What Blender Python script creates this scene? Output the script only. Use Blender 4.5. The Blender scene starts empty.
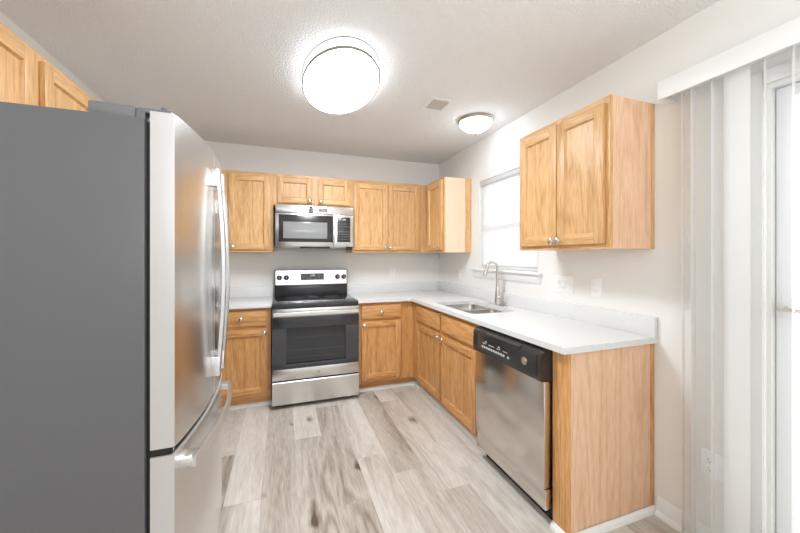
import bpy, bmesh, math, random
from mathutils import Vector, Matrix
random.seed(7)
PI = math.pi
C = bpy.context.scene.collection

# ------------------------------------------------------------------ camera, world, exposure
cam_d = bpy.data.cameras.new('camera'); cam = bpy.data.objects.new('camera', cam_d); C.objects.link(cam)
cam.location = (-1.8436, -3.7607, 1.3381)
cam.rotation_euler = (PI / 2, 0, -0.3385)
cam_d.sensor_width = 36; cam_d.lens = 332.3 / 800 * 36
cam_d.shift_y = -10.5 / 800
cam_d.clip_start = .02
bpy.context.scene.camera = cam
sc = bpy.context.scene
sc.view_settings.view_transform = 'Standard'; sc.view_settings.look = 'None'
sc.view_settings.gamma = 1.0; sc.view_settings.use_curve_mapping = False
sc.view_settings.exposure = 0.42
LAMP_BIG, LAMP_SIDE, LAMP_SMALL, SKY_BACK, SKY_SUN, FILL_UP = 33.0, 4.0, 10.0, 0.78, 2.9, 27

w = bpy.data.worlds.new('sky'); sc.world = w; w.use_nodes = True
wn = w.node_tree.nodes; wl = w.node_tree.links
bg = wn['Background']
bg.inputs['Color'].default_value = (0.96, 0.985, 1.0, 1)
# bright overcast sky, brightest on the side of the patio door (+X)
wt = wn.new('ShaderNodeTexCoord'); wx = wn.new('ShaderNodeSeparateXYZ'); wl.new(wt.outputs['Generated'], wx.inputs[0])
wr = wn.new('ShaderNodeMapRange'); wr.inputs[1].default_value = .15; wr.inputs[2].default_value = .8
wr.inputs[3].default_value = SKY_BACK; wr.inputs[4].default_value = SKY_SUN
wl.new(wx.outputs[0], wr.inputs[0]); wl.new(wr.outputs[0], bg.inputs['Strength'])
# unseen fill light added behind the camera to brighten the ceiling
al = bpy.data.lights.new('fill_uplight', 'AREA'); al.shape = 'RECTANGLE'; al.size = 1.6; al.size_y = 1.0; al.energy = FILL_UP; al.color = (.93, .97, 1)
ao = bpy.data.objects.new('fill_uplight', al); C.objects.link(ao); ao.location = (-1.5, -4.5, 1.75); ao.rotation_euler = (math.radians(158), 0, 0)   # added fill, aimed up to wash the ceiling

# ------------------------------------------------------------------ materials
def lin(r, g, b):
    f = lambda c: (c / 255 / 12.92) if c / 255 <= .04045 else ((c / 255 + .055) / 1.055) ** 2.4
    return (f(r), f(g), f(b), 1)

def new_mat(name):
    m = bpy.data.materials.new(name); m.use_nodes = True
    return m, m.node_tree.nodes, m.node_tree.links, m.node_tree.nodes['Principled BSDF']

def plain(name, col, rough=.5, metal=0., spec=.5, **kw):
    m, n, l, b = new_mat(name)
    b.inputs['Base Color'].default_value = lin(*col); b.inputs['Roughness'].default_value = rough
    b.inputs['Metallic'].default_value = metal; b.inputs['Specular IOR Level'].default_value = spec
    for k, v in kw.items(): b.inputs[k].default_value = v
    # faint procedural surface variation in gloss
    nz = n.new('ShaderNodeTexNoise'); nz.inputs['Scale'].default_value = 60
    mr = n.new('ShaderNodeMapRange'); mr.inputs[3].default_value = max(0, rough - .03); mr.inputs[4].default_value = min(1, rough + .03)
    l.new(nz.outputs['Fac'], mr.inputs[0]); l.new(mr.outputs[0], b.inputs['Roughness'])
    return m

def coords(n, l, scale, rnd=7.0):
    tc = n.new('ShaderNodeTexCoord'); oi = n.new('ShaderNodeObjectInfo')
    mu = n.new('ShaderNodeMath'); mu.operation = 'MULTIPLY'; mu.inputs[1].default_value = rnd
    l.new(oi.outputs['Random'], mu.inputs[0])
    ad = n.new('ShaderNodeVectorMath'); ad.operation = 'ADD'
    l.new(tc.outputs['Object'], ad.inputs[0]); l.new(mu.outputs[0], ad.inputs[1])
    mp = n.new('ShaderNodeMapping'); mp.inputs['Scale'].default_value = scale
    l.new(ad.outputs[0], mp.inputs['Vector'])
    return mp.outputs['Vector']

def oak(name, base, dark, axis='Z', contrast=1.0):
    m, n, l, b = new_mat(name)
    s = {'Z': (1, 1, .09), 'X': (.09, 1, 1), 'Y': (1, .09, 1)}[axis]
    v = coords(n, l, s)
    n1 = n.new('ShaderNodeTexNoise'); n1.inputs['Scale'].default_value = 4.2; n1.inputs['Detail'].default_value = 1.5
    n1.inputs['Roughness'].default_value = .45; l.new(v, n1.inputs['Vector'])
    mu = n.new('ShaderNodeMath'); mu.operation = 'MULTIPLY'; mu.inputs[1].default_value = 34; l.new(n1.outputs['Fac'], mu.inputs[0])
    pp = n.new('ShaderNodeMath'); pp.operation = 'PINGPONG'; pp.inputs[1].default_value = 1; l.new(mu.outputs[0], pp.inputs[0])
    n2 = n.new('ShaderNodeTexNoise'); n2.inputs['Scale'].default_value = 130; n2.inputs['Detail'].default_value = 3; l.new(v, n2.inputs['Vector'])
    n3 = n.new('ShaderNodeTexNoise'); n3.inputs['Scale'].default_value = 16; n3.inputs['Detail'].default_value = 3; l.new(v, n3.inputs['Vector'])
    r1 = n.new('ShaderNodeMapRange'); r1.inputs[1].default_value = .0; r1.inputs[2].default_value = .55; l.new(pp.outputs[0], r1.inputs[0])
    a = n.new('ShaderNodeMath'); a.operation = 'MULTIPLY_ADD'; a.inputs[1].default_value = .30
    l.new(r1.outputs[0], a.inputs[0])
    r2 = n.new('ShaderNodeMapRange'); r2.inputs[1].default_value = .35; r2.inputs[2].default_value = .65; r2.inputs[4].default_value = .42
    l.new(n2.outputs['Fac'], r2.inputs[0]); l.new(r2.outputs[0], a.inputs[2])
    a2 = n.new('ShaderNodeMath'); a2.operation = 'MULTIPLY_ADD'; a2.inputs[1].default_value = .62
    l.new(n3.outputs['Fac'], a2.inputs[0]); l.new(a.outputs[0], a2.inputs[2])
    cr = n.new('ShaderNodeValToRGB')
    e = cr.color_ramp.elements
    e[0].position = .26; e[0].color = lin(*dark); e[1].position = 1.0; e[1].color = lin(*base)
    l.new(a2.outputs[0], cr.inputs[0])
    mx = n.new('ShaderNodeMixRGB'); mx.inputs[0].default_value = contrast; mx.inputs[1].default_value = lin(*base)
    l.new(cr.outputs[0], mx.inputs[2])
    oi = n.new('ShaderNodeObjectInfo'); vr = n.new('ShaderNodeMapRange'); vr.inputs[3].default_value = .90; vr.inputs[4].default_value = 1.05
    hs = n.new('ShaderNodeHueSaturation'); l.new(oi.outputs['Random'], vr.inputs[0]); l.new(vr.outputs[0], hs.inputs['Value'])
    l.new(mx.outputs[0], hs.inputs['Color']); l.new(hs.outputs[0], b.inputs['Base Color'])
    b.inputs['Roughness'].default_value = .38
    bp = n.new('ShaderNodeBump'); bp.inputs['Strength'].default_value = .06; bp.inputs['Distance'].default_value = .002
    l.new(a2.outputs[0], bp.inputs['Height']); l.new(bp.outputs[0], b.inputs['Normal'])
    return m

def steel(name, col=(222, 221, 219), rough=.26, axis='X', amt=.02):
    m, n, l, b = new_mat(name)
    s = {'X': (.02, 1, 1), 'Y': (1, .02, 1), 'Z': (1, 1, .02)}[axis]
    v = coords(n, l, s)
    nz = n.new('ShaderNodeTexNoise'); nz.inputs['Scale'].default_value = 300; nz.inputs['Detail'].default_value = 2; l.new(v, nz.inputs['Vector'])
    mr = n.new('ShaderNodeMapRange'); mr.inputs[3].default_value = rough - amt; mr.inputs[4].default_value = rough + amt
    l.new(nz.outputs['Fac'], mr.inputs[0]); l.new(mr.outputs[0], b.inputs['Roughness'])
    b.inputs['Base Color'].default_value = lin(*col); b.inputs['Metallic'].default_value = 1
    bp = n.new('ShaderNodeBump'); bp.inputs['Strength'].default_value = .008; bp.inputs['Distance'].default_value = .0003
    l.new(nz.outputs['Fac'], bp.inputs['Height']); l.new(bp.outputs[0], b.inputs['Normal'])
    return m

def bumpy(name, col, rough, scale, strength, dist, col2=None):
    m, n, l, b = new_mat(name)
    tc = n.new('ShaderNodeTexCoord')
    nz = n.new('ShaderNodeTexNoise'); nz.inputs['Scale'].default_value = scale; nz.inputs['Detail'].default_value = 2
    l.new(tc.outputs['Object'], nz.inputs['Vector'])
    bp = n.new('ShaderNodeBump'); bp.inputs['Strength'].default_value = strength; bp.inputs['Distance'].default_value = dist
    l.new(nz.outputs['Fac'], bp.inputs['Height']); l.new(bp.outputs[0], b.inputs['Normal'])
    b.inputs['Base Color'].default_value = lin(*col); b.inputs['Roughness'].default_value = rough
    if col2:
        mx = n.new('ShaderNodeMixRGB'); mx.inputs[1].default_value = lin(*col); mx.inputs[2].default_value = lin(*col2)
        mr = n.new('ShaderNodeMapRange'); mr.inputs[1].default_value = .4; mr.inputs[2].default_value = .6
        l.new(nz.outputs['Fac'], mr.inputs[0]); l.new(mr.outputs[0], mx.inputs[0]); l.new(mx.outputs[0], b.inputs['Base Color'])
    return m

def emit(name, col, strength):
    m, n, l, b = new_mat(name)
    b.inputs['Base Color'].default_value = lin(*col); b.inputs['Emission Color'].default_value = lin(*col)
    b.inputs['Emission Strength'].default_value = strength; b.inputs['Roughness'].default_value = .4
    return m

def see_through(name, col, clear, rough=.02, tint=(255, 255, 255)):
    """pane: mix of clear transmission and a glossy coat"""
    m, n, l, b = new_mat(name)
    out = n['Material Output']
    t = n.new('ShaderNodeBsdfTransparent'); t.inputs['Color'].default_value = lin(*tint)
    b.inputs['Base Color'].default_value = lin(*col); b.inputs['Roughness'].default_value = rough
    mx = n.new('ShaderNodeMixShader'); mx.inputs[0].default_value = 1 - clear
    l.new(t.outputs[0], mx.inputs[1]); l.new(b.outputs[0], mx.inputs[2]); l.new(mx.outputs[0], out.inputs['Surface'])
    return m

def translucent(name, col, amount, clear=0.):
    m, n, l, b = new_mat(name)
    out = n['Material Output']
    b.inputs['Base Color'].default_value = lin(*col); b.inputs['Roughness'].default_value = .5
    t = n.new('ShaderNodeBsdfTranslucent'); t.inputs['Color'].default_value = lin(*col)
    mx = n.new('ShaderNodeMixShader'); mx.inputs[0].default_value = amount
    l.new(b.outputs[0], mx.inputs[1]); l.new(t.outputs[0], mx.inputs[2])
    last = mx
    if clear:
        tr = n.new('ShaderNodeBsdfTransparent'); m2 = n.new('ShaderNodeMixShader'); m2.inputs[0].default_value = clear
        l.new(mx.outputs[0], m2.inputs[1]); l.new(tr.outputs[0], m2.inputs[2]); last = m2
    l.new(last.outputs[0], out.inputs['Surface'])
    return m

def floor_mat():
    """greige vinyl planks: per-plank tone from a face attribute, grain, cathedral figure and knots from noise"""
    m, n, l, b = new_mat('vinyl_plank')
    at = n.new('ShaderNodeAttribute'); at.attribute_name = 'tone'; at.attribute_type = 'GEOMETRY'
    tc = n.new('ShaderNodeTexCoord'); sep = n.new('ShaderNodeSeparateColor'); l.new(at.outputs['Color'], sep.inputs[0])
    sh = n.new('ShaderNodeVectorMath'); sh.operation = 'SCALE'; sh.inputs['Scale'].default_value = 13
    l.new(at.outputs['Color'], sh.inputs[0])
    ad = n.new('ShaderNodeVectorMath'); ad.operation = 'ADD'; l.new(tc.outputs['Object'], ad.inputs[0]); l.new(sh.outputs[0], ad.inputs[1])
    mp = n.new('ShaderNodeMapping'); mp.inputs['Scale'].default_value = (1, .11, 1); l.new(ad.outputs[0], mp.inputs['Vector'])
    V = mp.outputs['Vector']
    f1 = n.new('ShaderNodeTexNoise'); f1.inputs['Scale'].default_value = 5; f1.inputs['Detail'].default_value = 2; f1.inputs['Distortion'].default_value = .6; l.new(V, f1.inputs['Vector'])
    mu = n.new('ShaderNodeMath'); mu.operation = 'MULTIPLY'; mu.inputs[1].default_value = 16; l.new(f1.outputs['Fac'], mu.inputs[0])
    pp = n.new('ShaderNodeMath'); pp.operation = 'PINGPONG'; pp.inputs[1].default_value = 1; l.new(mu.outputs[0], pp.inputs[0])
    f2 = n.new('ShaderNodeTexNoise'); f2.inputs['Scale'].default_value = 100; f2.inputs['Detail'].default_value = 4; l.new(V, f2.inputs['Vector'])
    f3 = n.new('ShaderNodeTexNoise'); f3.inputs['Scale'].default_value = 3.2; f3.inputs['Detail'].default_value = 3; l.new(V, f3.inputs['Vector'])
    # figure shows only where f3 is high
    g = n.new('ShaderNodeMapRange'); g.inputs[1].default_value = .46; g.inputs[2].default_value = .66; l.new(f3.outputs['Fac'], g.inputs[0])
    mg = n.new('ShaderNodeMath'); mg.operation = 'MULTIPLY'; l.new(g.outputs[0], mg.inputs[0]); l.new(pp.outputs[0], mg.inputs[1])
    # knots
    mk = n.new('ShaderNodeMapping'); mk.inputs['Scale'].default_value = (1, .45, 1); l.new(ad.outputs[0], mk.inputs['Vector'])
    dk = n.new('ShaderNodeTexNoise'); dk.inputs['Scale'].default_value = 9; l.new(mk.outputs[0], dk.inputs['Vector'])
    mxv = n.new('ShaderNodeMixRGB'); mxv.inputs[0].default_value = .12; l.new(mk.outputs[0], mxv.inputs[1]); l.new(dk.outputs['Color'], mxv.inputs[2])
    vo = n.new('ShaderNodeTexVoronoi'); vo.voronoi_dimensions = '2D'; vo.inputs['Scale'].default_value = 3.0; vo.inputs['Randomness'].default_value = 1; l.new(mxv.outputs[0], vo.inputs['Vector'])
    k = n.new('ShaderNodeMapRange'); k.inputs[1].default_value = .02; k.inputs[2].default_value = .12; k.inputs[3].default_value = 1; k.inputs[4].default_value = 0
    l.new(vo.outputs['Distance'], k.inputs[0])
    vs = n.new('ShaderNodeSeparateColor'); l.new(vo.outputs['Color'], vs.inputs[0])
    kk = n.new('ShaderNodeMath'); kk.operation = 'GREATER_THAN'; kk.inputs[1].default_value = .3; l.new(vs.outputs[0], kk.inputs[0])
    km = n.new('ShaderNodeMath'); km.operation = 'MULTIPLY'; l.new(k.outputs[0], km.inputs[0]); l.new(kk.outputs[0], km.inputs[1])
    # tone + grain -> ramp
    def madd(a, s, c):
        q = n.new('ShaderNodeMath'); q.operation = 'MULTIPLY_ADD'; q.inputs[1].default_value = s
        l.new(a, q.inputs[0])
        if isinstance(c, float): q.inputs[2].default_value = c
        else: l.new(c, q.inputs[2])
        return q.outputs[0]
    t = madd(sep.outputs[0], .5, 0.40)
    t = madd(f2.outputs['Fac'], -.62, t)
    t = madd(f3.outputs['Fac'], -.75, t)
    t = madd(mg.outputs[0], -.36, t)
    t = madd(km.outputs[0], -.65, t)
    ofs = n.new('ShaderNodeMath'); ofs.operation = 'ADD'; ofs.inputs[1].default_value = .72; l.new(t, ofs.inputs[0])
    cr = n.new('ShaderNodeValToRGB'); e = cr.color_ramp.elements
    e[0].position = 0; e[0].color = lin(92, 78, 64); e[1].position = 1; e[1].color = lin(218, 211, 202)
    x = e.new(.35); x.color = lin(158, 146, 132); x = e.new(.68); x.color = lin(192, 183, 172)
    l.new(ofs.outputs[0], cr.inputs[0]); l.new(cr.outputs[0], b.inputs['Base Color'])
    b.inputs['Roughness'].default_value = .42
    bp = n.new('ShaderNodeBump'); bp.inputs['Strength'].default_value = .1; bp.inputs['Distance'].default_value = .001
    l.new(ofs.outputs[0], bp.inputs['Height']); l.new(bp.outputs[0], b.inputs['Normal'])
    return m

M = {}
UP, UPD = (232, 188, 134), (196, 142, 84)
BS, BSD = (224, 170, 110), (184, 122, 62)
for ax in 'XYZ':
    M['up' + ax] = oak('oak_upper_' + ax, UP, UPD, ax)
    M['bs' + ax] = oak('oak_base_' + ax, BS, BSD, ax)
M['side'] = oak('oak_veneer_side', (238, 199, 166), (216, 168, 130), 'Z')
M['pale'] = oak('pale_veneer_side', (240, 212, 186), (226, 190, 154), 'Z', .6)
M['floor'] = floor_mat()
M['wall'] = bumpy('wall_paint', (239, 237, 233), .7, 220, .12, .001)
M['ceil'] = bumpy('ceiling_texture', (240, 239, 238), .85, 85, 1.0, .010)
M['white'] = plain('white_trim_paint', (240, 240, 238), .4)
M['quartz'] = bumpy('white_quartz', (229, 229, 227), .25, 300, .0, .001, (223, 223, 221))
M['steel'] = steel('stainless_brushed_horizontal')
M['steelZ'] = steel('stainless_brushed_vertical', axis='Z')
M['steelY'] = steel('stainless_brushed_side', (212, 208, 203), .2, 'Y')
M['steelL'] = steel('stainless_light', (226, 226, 226), .3, 'Z')
M['doorside'] = plain('silver_door_edge', (196, 193, 191), .4, .25)
M['sinkm'] = steel('stainless_sink', (200, 196, 190), .25, 'Y')
M['chrome'] = plain('brushed_nickel', (214, 210, 204), .18, 1)
M['ringm'] = plain('fixture_ring_nickel', (158, 152, 144), .5, .6)
M['nickel'] = plain('nickel_fixture', (205, 198, 188), .3, 1)
M['grey'] = plain('grey_appliance_side', (98, 98, 100), .38, .0)
M['greyL'] = plain('grey_hinge_cover', (112, 112, 115), .45)
M['black'] = plain('black_gloss', (50, 49, 50), .18)
M['blackm'] = plain('black_matte', (44, 44, 45), .45)
M['dark'] = plain('dark_gap', (26, 25, 24), .7)
M['panel'] = plain('black_panel', (52, 49, 48), .22)
M['cook'] = plain('black_ceramic', (58, 58, 60), .06)
M['burn'] = plain('burner_ring', (120, 120, 124), .2)
M['oven'] = plain('oven_glass', (66, 66, 69), .08)
M['cavity'] = plain('oven_cavity', (165, 165, 166), .6)
M['pane'] = see_through('tinted_pane', (70, 70, 72), .72, .05, (225, 225, 225))
M['mwwin'] = plain('microwave_screen', (150, 150, 150), .12)
M['btn'] = plain('button_legend', (200, 200, 200), .5)
M['btnd'] = plain('button_dark', (90, 90, 92), .4)
M['lcd'] = emit('clock_digits', (210, 225, 230), .6)
M['plate'] = plain('white_plastic_plate', (252, 251, 250), .35)
M['slot'] = plain('outlet_slot', (150, 147, 142), .6)
M['knob'] = plain('nickel_knob', (215, 212, 206), .2, 1)
M['shade'] = emit('lit_diffuser', (240, 247, 255), LAMP_BIG)
M['shades'] = emit('lit_diffuser_side', (240, 247, 255), LAMP_SIDE)
M['glassl'] = emit('lit_frosted_glass', (240, 247, 255), LAMP_SMALL)
M['vent'] = plain('vent_louvre', (196, 188, 178), .6)
M['ventd'] = plain('vent_inside', (150, 142, 132), .8)
M['blind'] = translucent('white_blind', (246, 246, 246), .45)
M['vane'] = translucent('sheer_vane', (252, 252, 251), .5, .2)
M['glass'] = see_through('clear_glass', (255, 255, 255), .92, .02)
M['vinyl'] = plain('white_vinyl', (238, 240, 242), .35)
M['siding'] = bumpy('pale_siding', (228, 230, 232), .7, 3, .1, .01)
M['patio'] = bumpy('patio_concrete', (214, 212, 208), .8, 40, .3, .003)
M['winblue'] = plain('far_window_glass', (150, 165, 180), .1)

# ------------------------------------------------------------------ mesh builder
class MB:
    """collects shapes in world coordinates; build() links them as one mesh object"""
    def __init__(s): s.bm = bmesh.new()
    def _merge(s, b, m):
        for f in b.faces: f.material_index = m
        me = bpy.data.meshes.new('tmp'); b.to_mesh(me); b.free(); s.bm.from_mesh(me); bpy.data.meshes.remove(me)
    def box(s, x0, x1, y0, y1, z0, z1, m=0, bev=0., seg=2):
        b = bmesh.new(); bmesh.ops.create_cube(b, size=1)
        x0, x1 = sorted((x0, x1)); y0, y1 = sorted((y0, y1)); z0, z1 = sorted((z0, z1))
        for v in b.verts:
            v.co = Vector(((x0 + x1) / 2 + v.co.x * (x1 - x0), (y0 + y1) / 2 + v.co.y * (y1 - y0), (z0 + z1) / 2 + v.co.z * (z1 - z0)))
        bev = min(bev, .45 * min(x1 - x0, y1 - y0, z1 - z0))
        if bev > 0: bmesh.ops.bevel(b, geom=b.edges[:], offset=bev, segments=seg, affect='EDGES', profile=.5)
        s._merge(b, m); return s
    def cyl(s, p0, p1, r0, r1=None, m=0, seg=24, bev=0.):
        r1 = r0 if r1 is None else r1
        p0, p1 = Vector(p0), Vector(p1); d = p1 - p0
        b = bmesh.new(); bmesh.ops.create_cone(b, cap_ends=True, segments=seg, radius1=r0, radius2=r1, depth=d.length)
        if bev: bmesh.ops.bevel(b, geom=[e for e in b.edges if len(e.link_faces) == 2 and any(len(f.verts) > 4 for f in e.link_faces)], offset=bev, segments=2, affect='EDGES')
        q = Vector((0, 0, 1)).rotation_difference(d.normalized()).to_matrix().to_4x4()
        bmesh.ops.transform(b, matrix=Matrix.Translation((p0 + p1) / 2) @ q, verts=b.verts)
        s._merge(b, m); return s
    def lathe(s, prof, o, axis=(0, 0, 1), m=0, seg=32, sx=1., sy=1.):
        """prof: [(r, h)...] round an axis through o; sx/sy squash it into an oval"""
        b = bmesh.new(); rings = []
        for r, h in prof:
            if r < 1e-6: rings.append([b.verts.new((0, 0, h))])
            else: rings.append([b.verts.new((r * math.cos(2 * PI * i / seg) * sx, r * math.sin(2 * PI * i / seg) * sy, h)) for i in range(seg)])
        for a, c in zip(rings, rings[1:]):
            for i in range(seg):
                j = (i + 1) % seg
                if len(a) == 1 and len(c) > 1: b.faces.new((a[0], c[i], c[j]))
                elif len(c) == 1 and len(a) > 1: b.faces.new((a[i], a[j], c[0]))
                elif len(a) > 1: b.faces.new((a[i], a[j], c[j], c[i]))
        bmesh.ops.recalc_face_normals(b, faces=b.faces[:])
        q = Vector((0, 0, 1)).rotation_difference(Vector(axis).normalized()).to_matrix().to_4x4()
        bmesh.ops.transform(b, matrix=Matrix.Translation(o) @ q, verts=b.verts)
        s._merge(b, m); return s
    def prism(s, poly, axis, a0, a1, m=0, bev=0.):
        """poly in the two other axes (in x,y,z order), extruded along axis from a0 to a1"""
        b = bmesh.new()
        def co(p, a):
            return {'X': (a, p[0], p[1]), 'Y': (p[0], a, p[1]), 'Z': (p[0], p[1], a)}[axis]
        A = [b.verts.new(co(p, a0)) for p in poly]; B = [b.verts.new(co(p, a1)) for p in poly]
        n = len(poly); b.faces.new(A); b.faces.new(B[::-1])
        for i in range(n): b.faces.new((A[i], B[i], B[(i + 1) % n], A[(i + 1) % n]))
        bmesh.ops.recalc_face_normals(b, faces=b.faces[:])
        if bev: bmesh.ops.bevel(b, geom=b.edges[:], offset=bev, segments=2, affect='EDGES', clamp_overlap=True)
        s._merge(b, m); return s
    def tube(s, pts, r, m=0, seg=12, sec=None, up=(0, 0, 1)):
        """sweep a circle (or a (w,h) rounded rectangle sec) along pts"""
        b = bmesh.new(); P = [Vector(p) for p in pts]; rings = []
        rs = r if isinstance(r, (list, tuple)) else [r] * len(P)
        U = Vector(up); N = None
        for i, p in enumerate(P):
            t = (P[min(i + 1, len(P) - 1)] - P[max(i - 1, 0)]).normalized()
            if N is None:
                N = (U - t * U.dot(t)).normalized() if abs(U.dot(t)) < .98 else Vector((1, 0, 0))
            N = (N - t * N.dot(t)).normalized(); Bn = t.cross(N)
            ring = []
            if sec:
                hw, hh = sec[0] / 2, sec[1] / 2; k = .3 * min(hw, hh)
                for a, c in ((hw - k, hh), (-hw + k, hh), (-hw, hh - k), (-hw, -hh + k), (-hw + k, -hh), (hw - k, -hh), (hw, -hh + k), (hw, hh - k)):
                    ring.append(b.verts.new(p + Bn * a + N * c))
            else:
                for j in range(seg):
                    a = 2 * PI * j / seg; ring.append(b.verts.new(p + (N * math.cos(a) + Bn * math.sin(a)) * rs[i]))
            rings.append(ring)
        for a, c in zip(rings, rings[1:]):
            k = len(a)
            for i in range(k): b.faces.new((a[i], a[(i + 1) % k], c[(i + 1) % k], c[i]))
        b.faces.new(rings[0]); b.faces.new(rings[-1][::-1])
        bmesh.ops.recalc_face_normals(b, faces=b.faces[:])
        s._merge(b, m); return s
    def build(s, name, mats, parent=None, org=None, angle=35):
        me = bpy.data.meshes.new(name)
        o = bpy.data.objects.new(name, me)
        if parent is not None:
            off = Vector(parent['_o']); o.parent = parent; o['_o'] = tuple(off)
        else:
            if org is None:
                xs = [v.co for v in s.bm.verts]
                org = [(min(v[i] for v in xs) + max(v[i] for v in xs)) / 2 for i in range(3)]; org[2] = min(v.z for v in xs)
            off = Vector(org); o.location = off; o['_o'] = tuple(off)
        bmesh.ops.translate(s.bm, vec=-off, verts=s.bm.verts)
        s.bm.to_mesh(me); s.bm.free()
        for k in (mats if isinstance(mats, (list, tuple)) else [mats]): me.materials.append(M[k] if isinstance(k, str) else k)
        me.shade_smooth(); me.set_sharp_from_angle(angle=math.radians(angle))
        C.objects.link(o); return o

def tag(o, label=None, cat=None, group=None, kind=None):
    if label: o['label'] = label
    if cat: o['category'] = cat
    if group: o['group'] = group
    if kind: o['kind'] = kind
    return o

def thing(name, loc, label, cat, group=None, kind=None):
    o = bpy.data.objects.new(name, None); C.objects.link(o); o.location = loc; o['_o'] = tuple(loc)
    o.empty_display_size = .1
    return tag(o, label, cat, group, kind)

def text_obj(name, body, size, mat, parent, loc, face, align='CENTER'):
    """lettering converted to a mesh; face: 'Y-' reads from the -Y side, 'X-' from the -X side"""
    cu = bpy.data.curves.new(name, 'FONT'); cu.body = body; cu.size = size; cu.extrude = .0004; cu.align_x = align; cu.align_y = 'CENTER'
    t = bpy.data.objects.new(name, cu); C.objects.link(t)
    dg = bpy.context.evaluated_depsgraph_get(); dg.update()
    me = bpy.data.meshes.new_from_object(t.evaluated_get(dg)); bpy.data.objects.remove(t)
    o = bpy.data.objects.new(name, me); C.objects.link(o); me.materials.clear(); me.materials.append(M[mat])
    R = Matrix.Rotation(PI / 2, 4, 'X')
    if face == 'X-': R = Matrix.Rotation(-PI / 2, 4, 'Z') @ R
    me.transform(R); o.parent = parent; o.location = Vector(loc) - Vector(parent['_o']); return o

# ------------------------------------------------------------------ the room
H = 2.483; XL = -3.09; YR = -5.2
# floor: each plank a face with its own tone
bm = bmesh.new(); tone = bm.faces.layers.float_color.new('tone')
W = .191; x0 = -2.147 - W * 6; rows = 20
fixed = {  # row index -> (forced joints, {plank tone overrides})
    5: ([-1.28], {}), 6: ([], {}), 10: ([-1.60], {}), 11: ([-1.82], {}), 12: ([-2.055], {})}
for r in range(rows):
    xa, xb = x0 + r * W, x0 + (r + 1) * W
    if xa > .2: break
    j0 = fixed[r][0][0] if r in fixed and fixed[r][0] else random.uniform(-1.2, 0)
    ys = []; y = j0
    while y < .1: y += 1.22
    while y > YR - 1: ys.append(y); y -= 1.22
    ys.append(y)
    for a, c in zip(ys, ys[1:]):
        t = random.choice((.85, .8, .72, .66, .9))
        mid = (a + c) / 2
        if r == 5 and abs(mid + 1.89) < .3: t = .45
        if r == 7: t = .42
        if r == 9: t = .5
        if r == 11 and mid > -1.82: t = .38
        if r == 11 and mid < -1.82: t = .7
        if r == 12 and mid < -2.055: t = .5
        if r == 6 or r == 10: t = .88
        if r == 12 and mid > -2.055: t = .86
        g = .0007
        vs = [bm.verts.new(q) for q in ((xa + g, c + g, 0), (xb - g, c + g, 0), (xb - g, a - g, 0), (xa + g, a - g, 0))]
        f = bm.faces.new(vs); f[tone] = (t, random.random(), random.random(), 1)
base = [bm.verts.new(q) for q in ((-4.0, YR, -.0015), (.2, YR, -.0015), (.2, .1, -.0015), (-4.0, .1, -.0015))]
f = bm.faces.new(base); f[tone] = (.3, .2, .3, 1)
bmesh.ops.recalc_face_normals(bm, faces=bm.faces[:])
for f in bm.faces:
    if f.normal.z < 0: f.normal_flip()
me = bpy.data.meshes.new('floor'); bm.to_mesh(me); bm.free(); me.materials.append(M['floor'])
fl = bpy.data.objects.new('floor', me); C.objects.link(fl); tag(fl, 'pale greige wood-look plank floor', None, kind='structure')

tag(MB().box(XL - .1, .12, YR, .12, H, H + .1).build('ceiling', 'ceil'), 'white textured ceiling', None, kind='structure')
tag(MB().box(XL - .1, .12, 0, .12, -.02, H).build('wall_back', 'wall'), 'pale wall behind the range', None, kind='structure')
tag(MB().box(XL - .1, XL, YR, 0, -.02, H).build('wall_left', 'wall'), 'pale wall behind the refrigerator', None, kind='structure')
# right wall with window and patio-door openings
WY0, WY1, WZ0, WZ1 = -1.71, -.90, 1.215, 2.075
DY0, DY1, DZ1 = -4.84, -2.98, 2.03
r = MB()
ycuts = [YR, DY0, DY1, WY0, WY1, 0]
r.box(0, .12, YR, DY0, -.02, H).box(0, .12, DY0, DY1, DZ1, H).box(0, .12, DY1, WY0, -.02, H)
r.box(0, .12, WY0, WY1, -.02, WZ0).box(0, .12, WY0, WY1, WZ1, H).box(0, .12, WY1, 0, -.02, H)
bmesh.ops.remove_doubles(r.bm, verts=r.bm.verts[:], dist=1e-5)
tag(r.build('wall_right', 'wall'), 'pale wall with the kitchen window and patio door', None, kind='structure')

def moulding(name, y0, y1, label):
    prof = [(0, 0), (-.016, 0), (-.016, .062), (-.012, .075), (-.008, .082), (-.004, .092), (0, .092)]
    tag(MB().prism(prof, 'Y', y0, y1).build(name, 'white'), label, None, kind='structure')
def base_right():
    m = MB().prism([(0, 0), (-.016, 0), (-.016, .062), (-.012, .075), (-.008, .082), (-.004, .092), (0, .092)], 'Y', DY1 + .06, -2.5755)
    m.prism([(-.016, 0), (-.032, 0), (-.029, .011), (-.023, .019), (-.016, .022)], 'Y', DY1 + .06, -2.5755)
    tag(m.build('baseboard_right', 'white'), 'white baseboard under the light switches by the patio door', None, kind='structure')
base_right()

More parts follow.
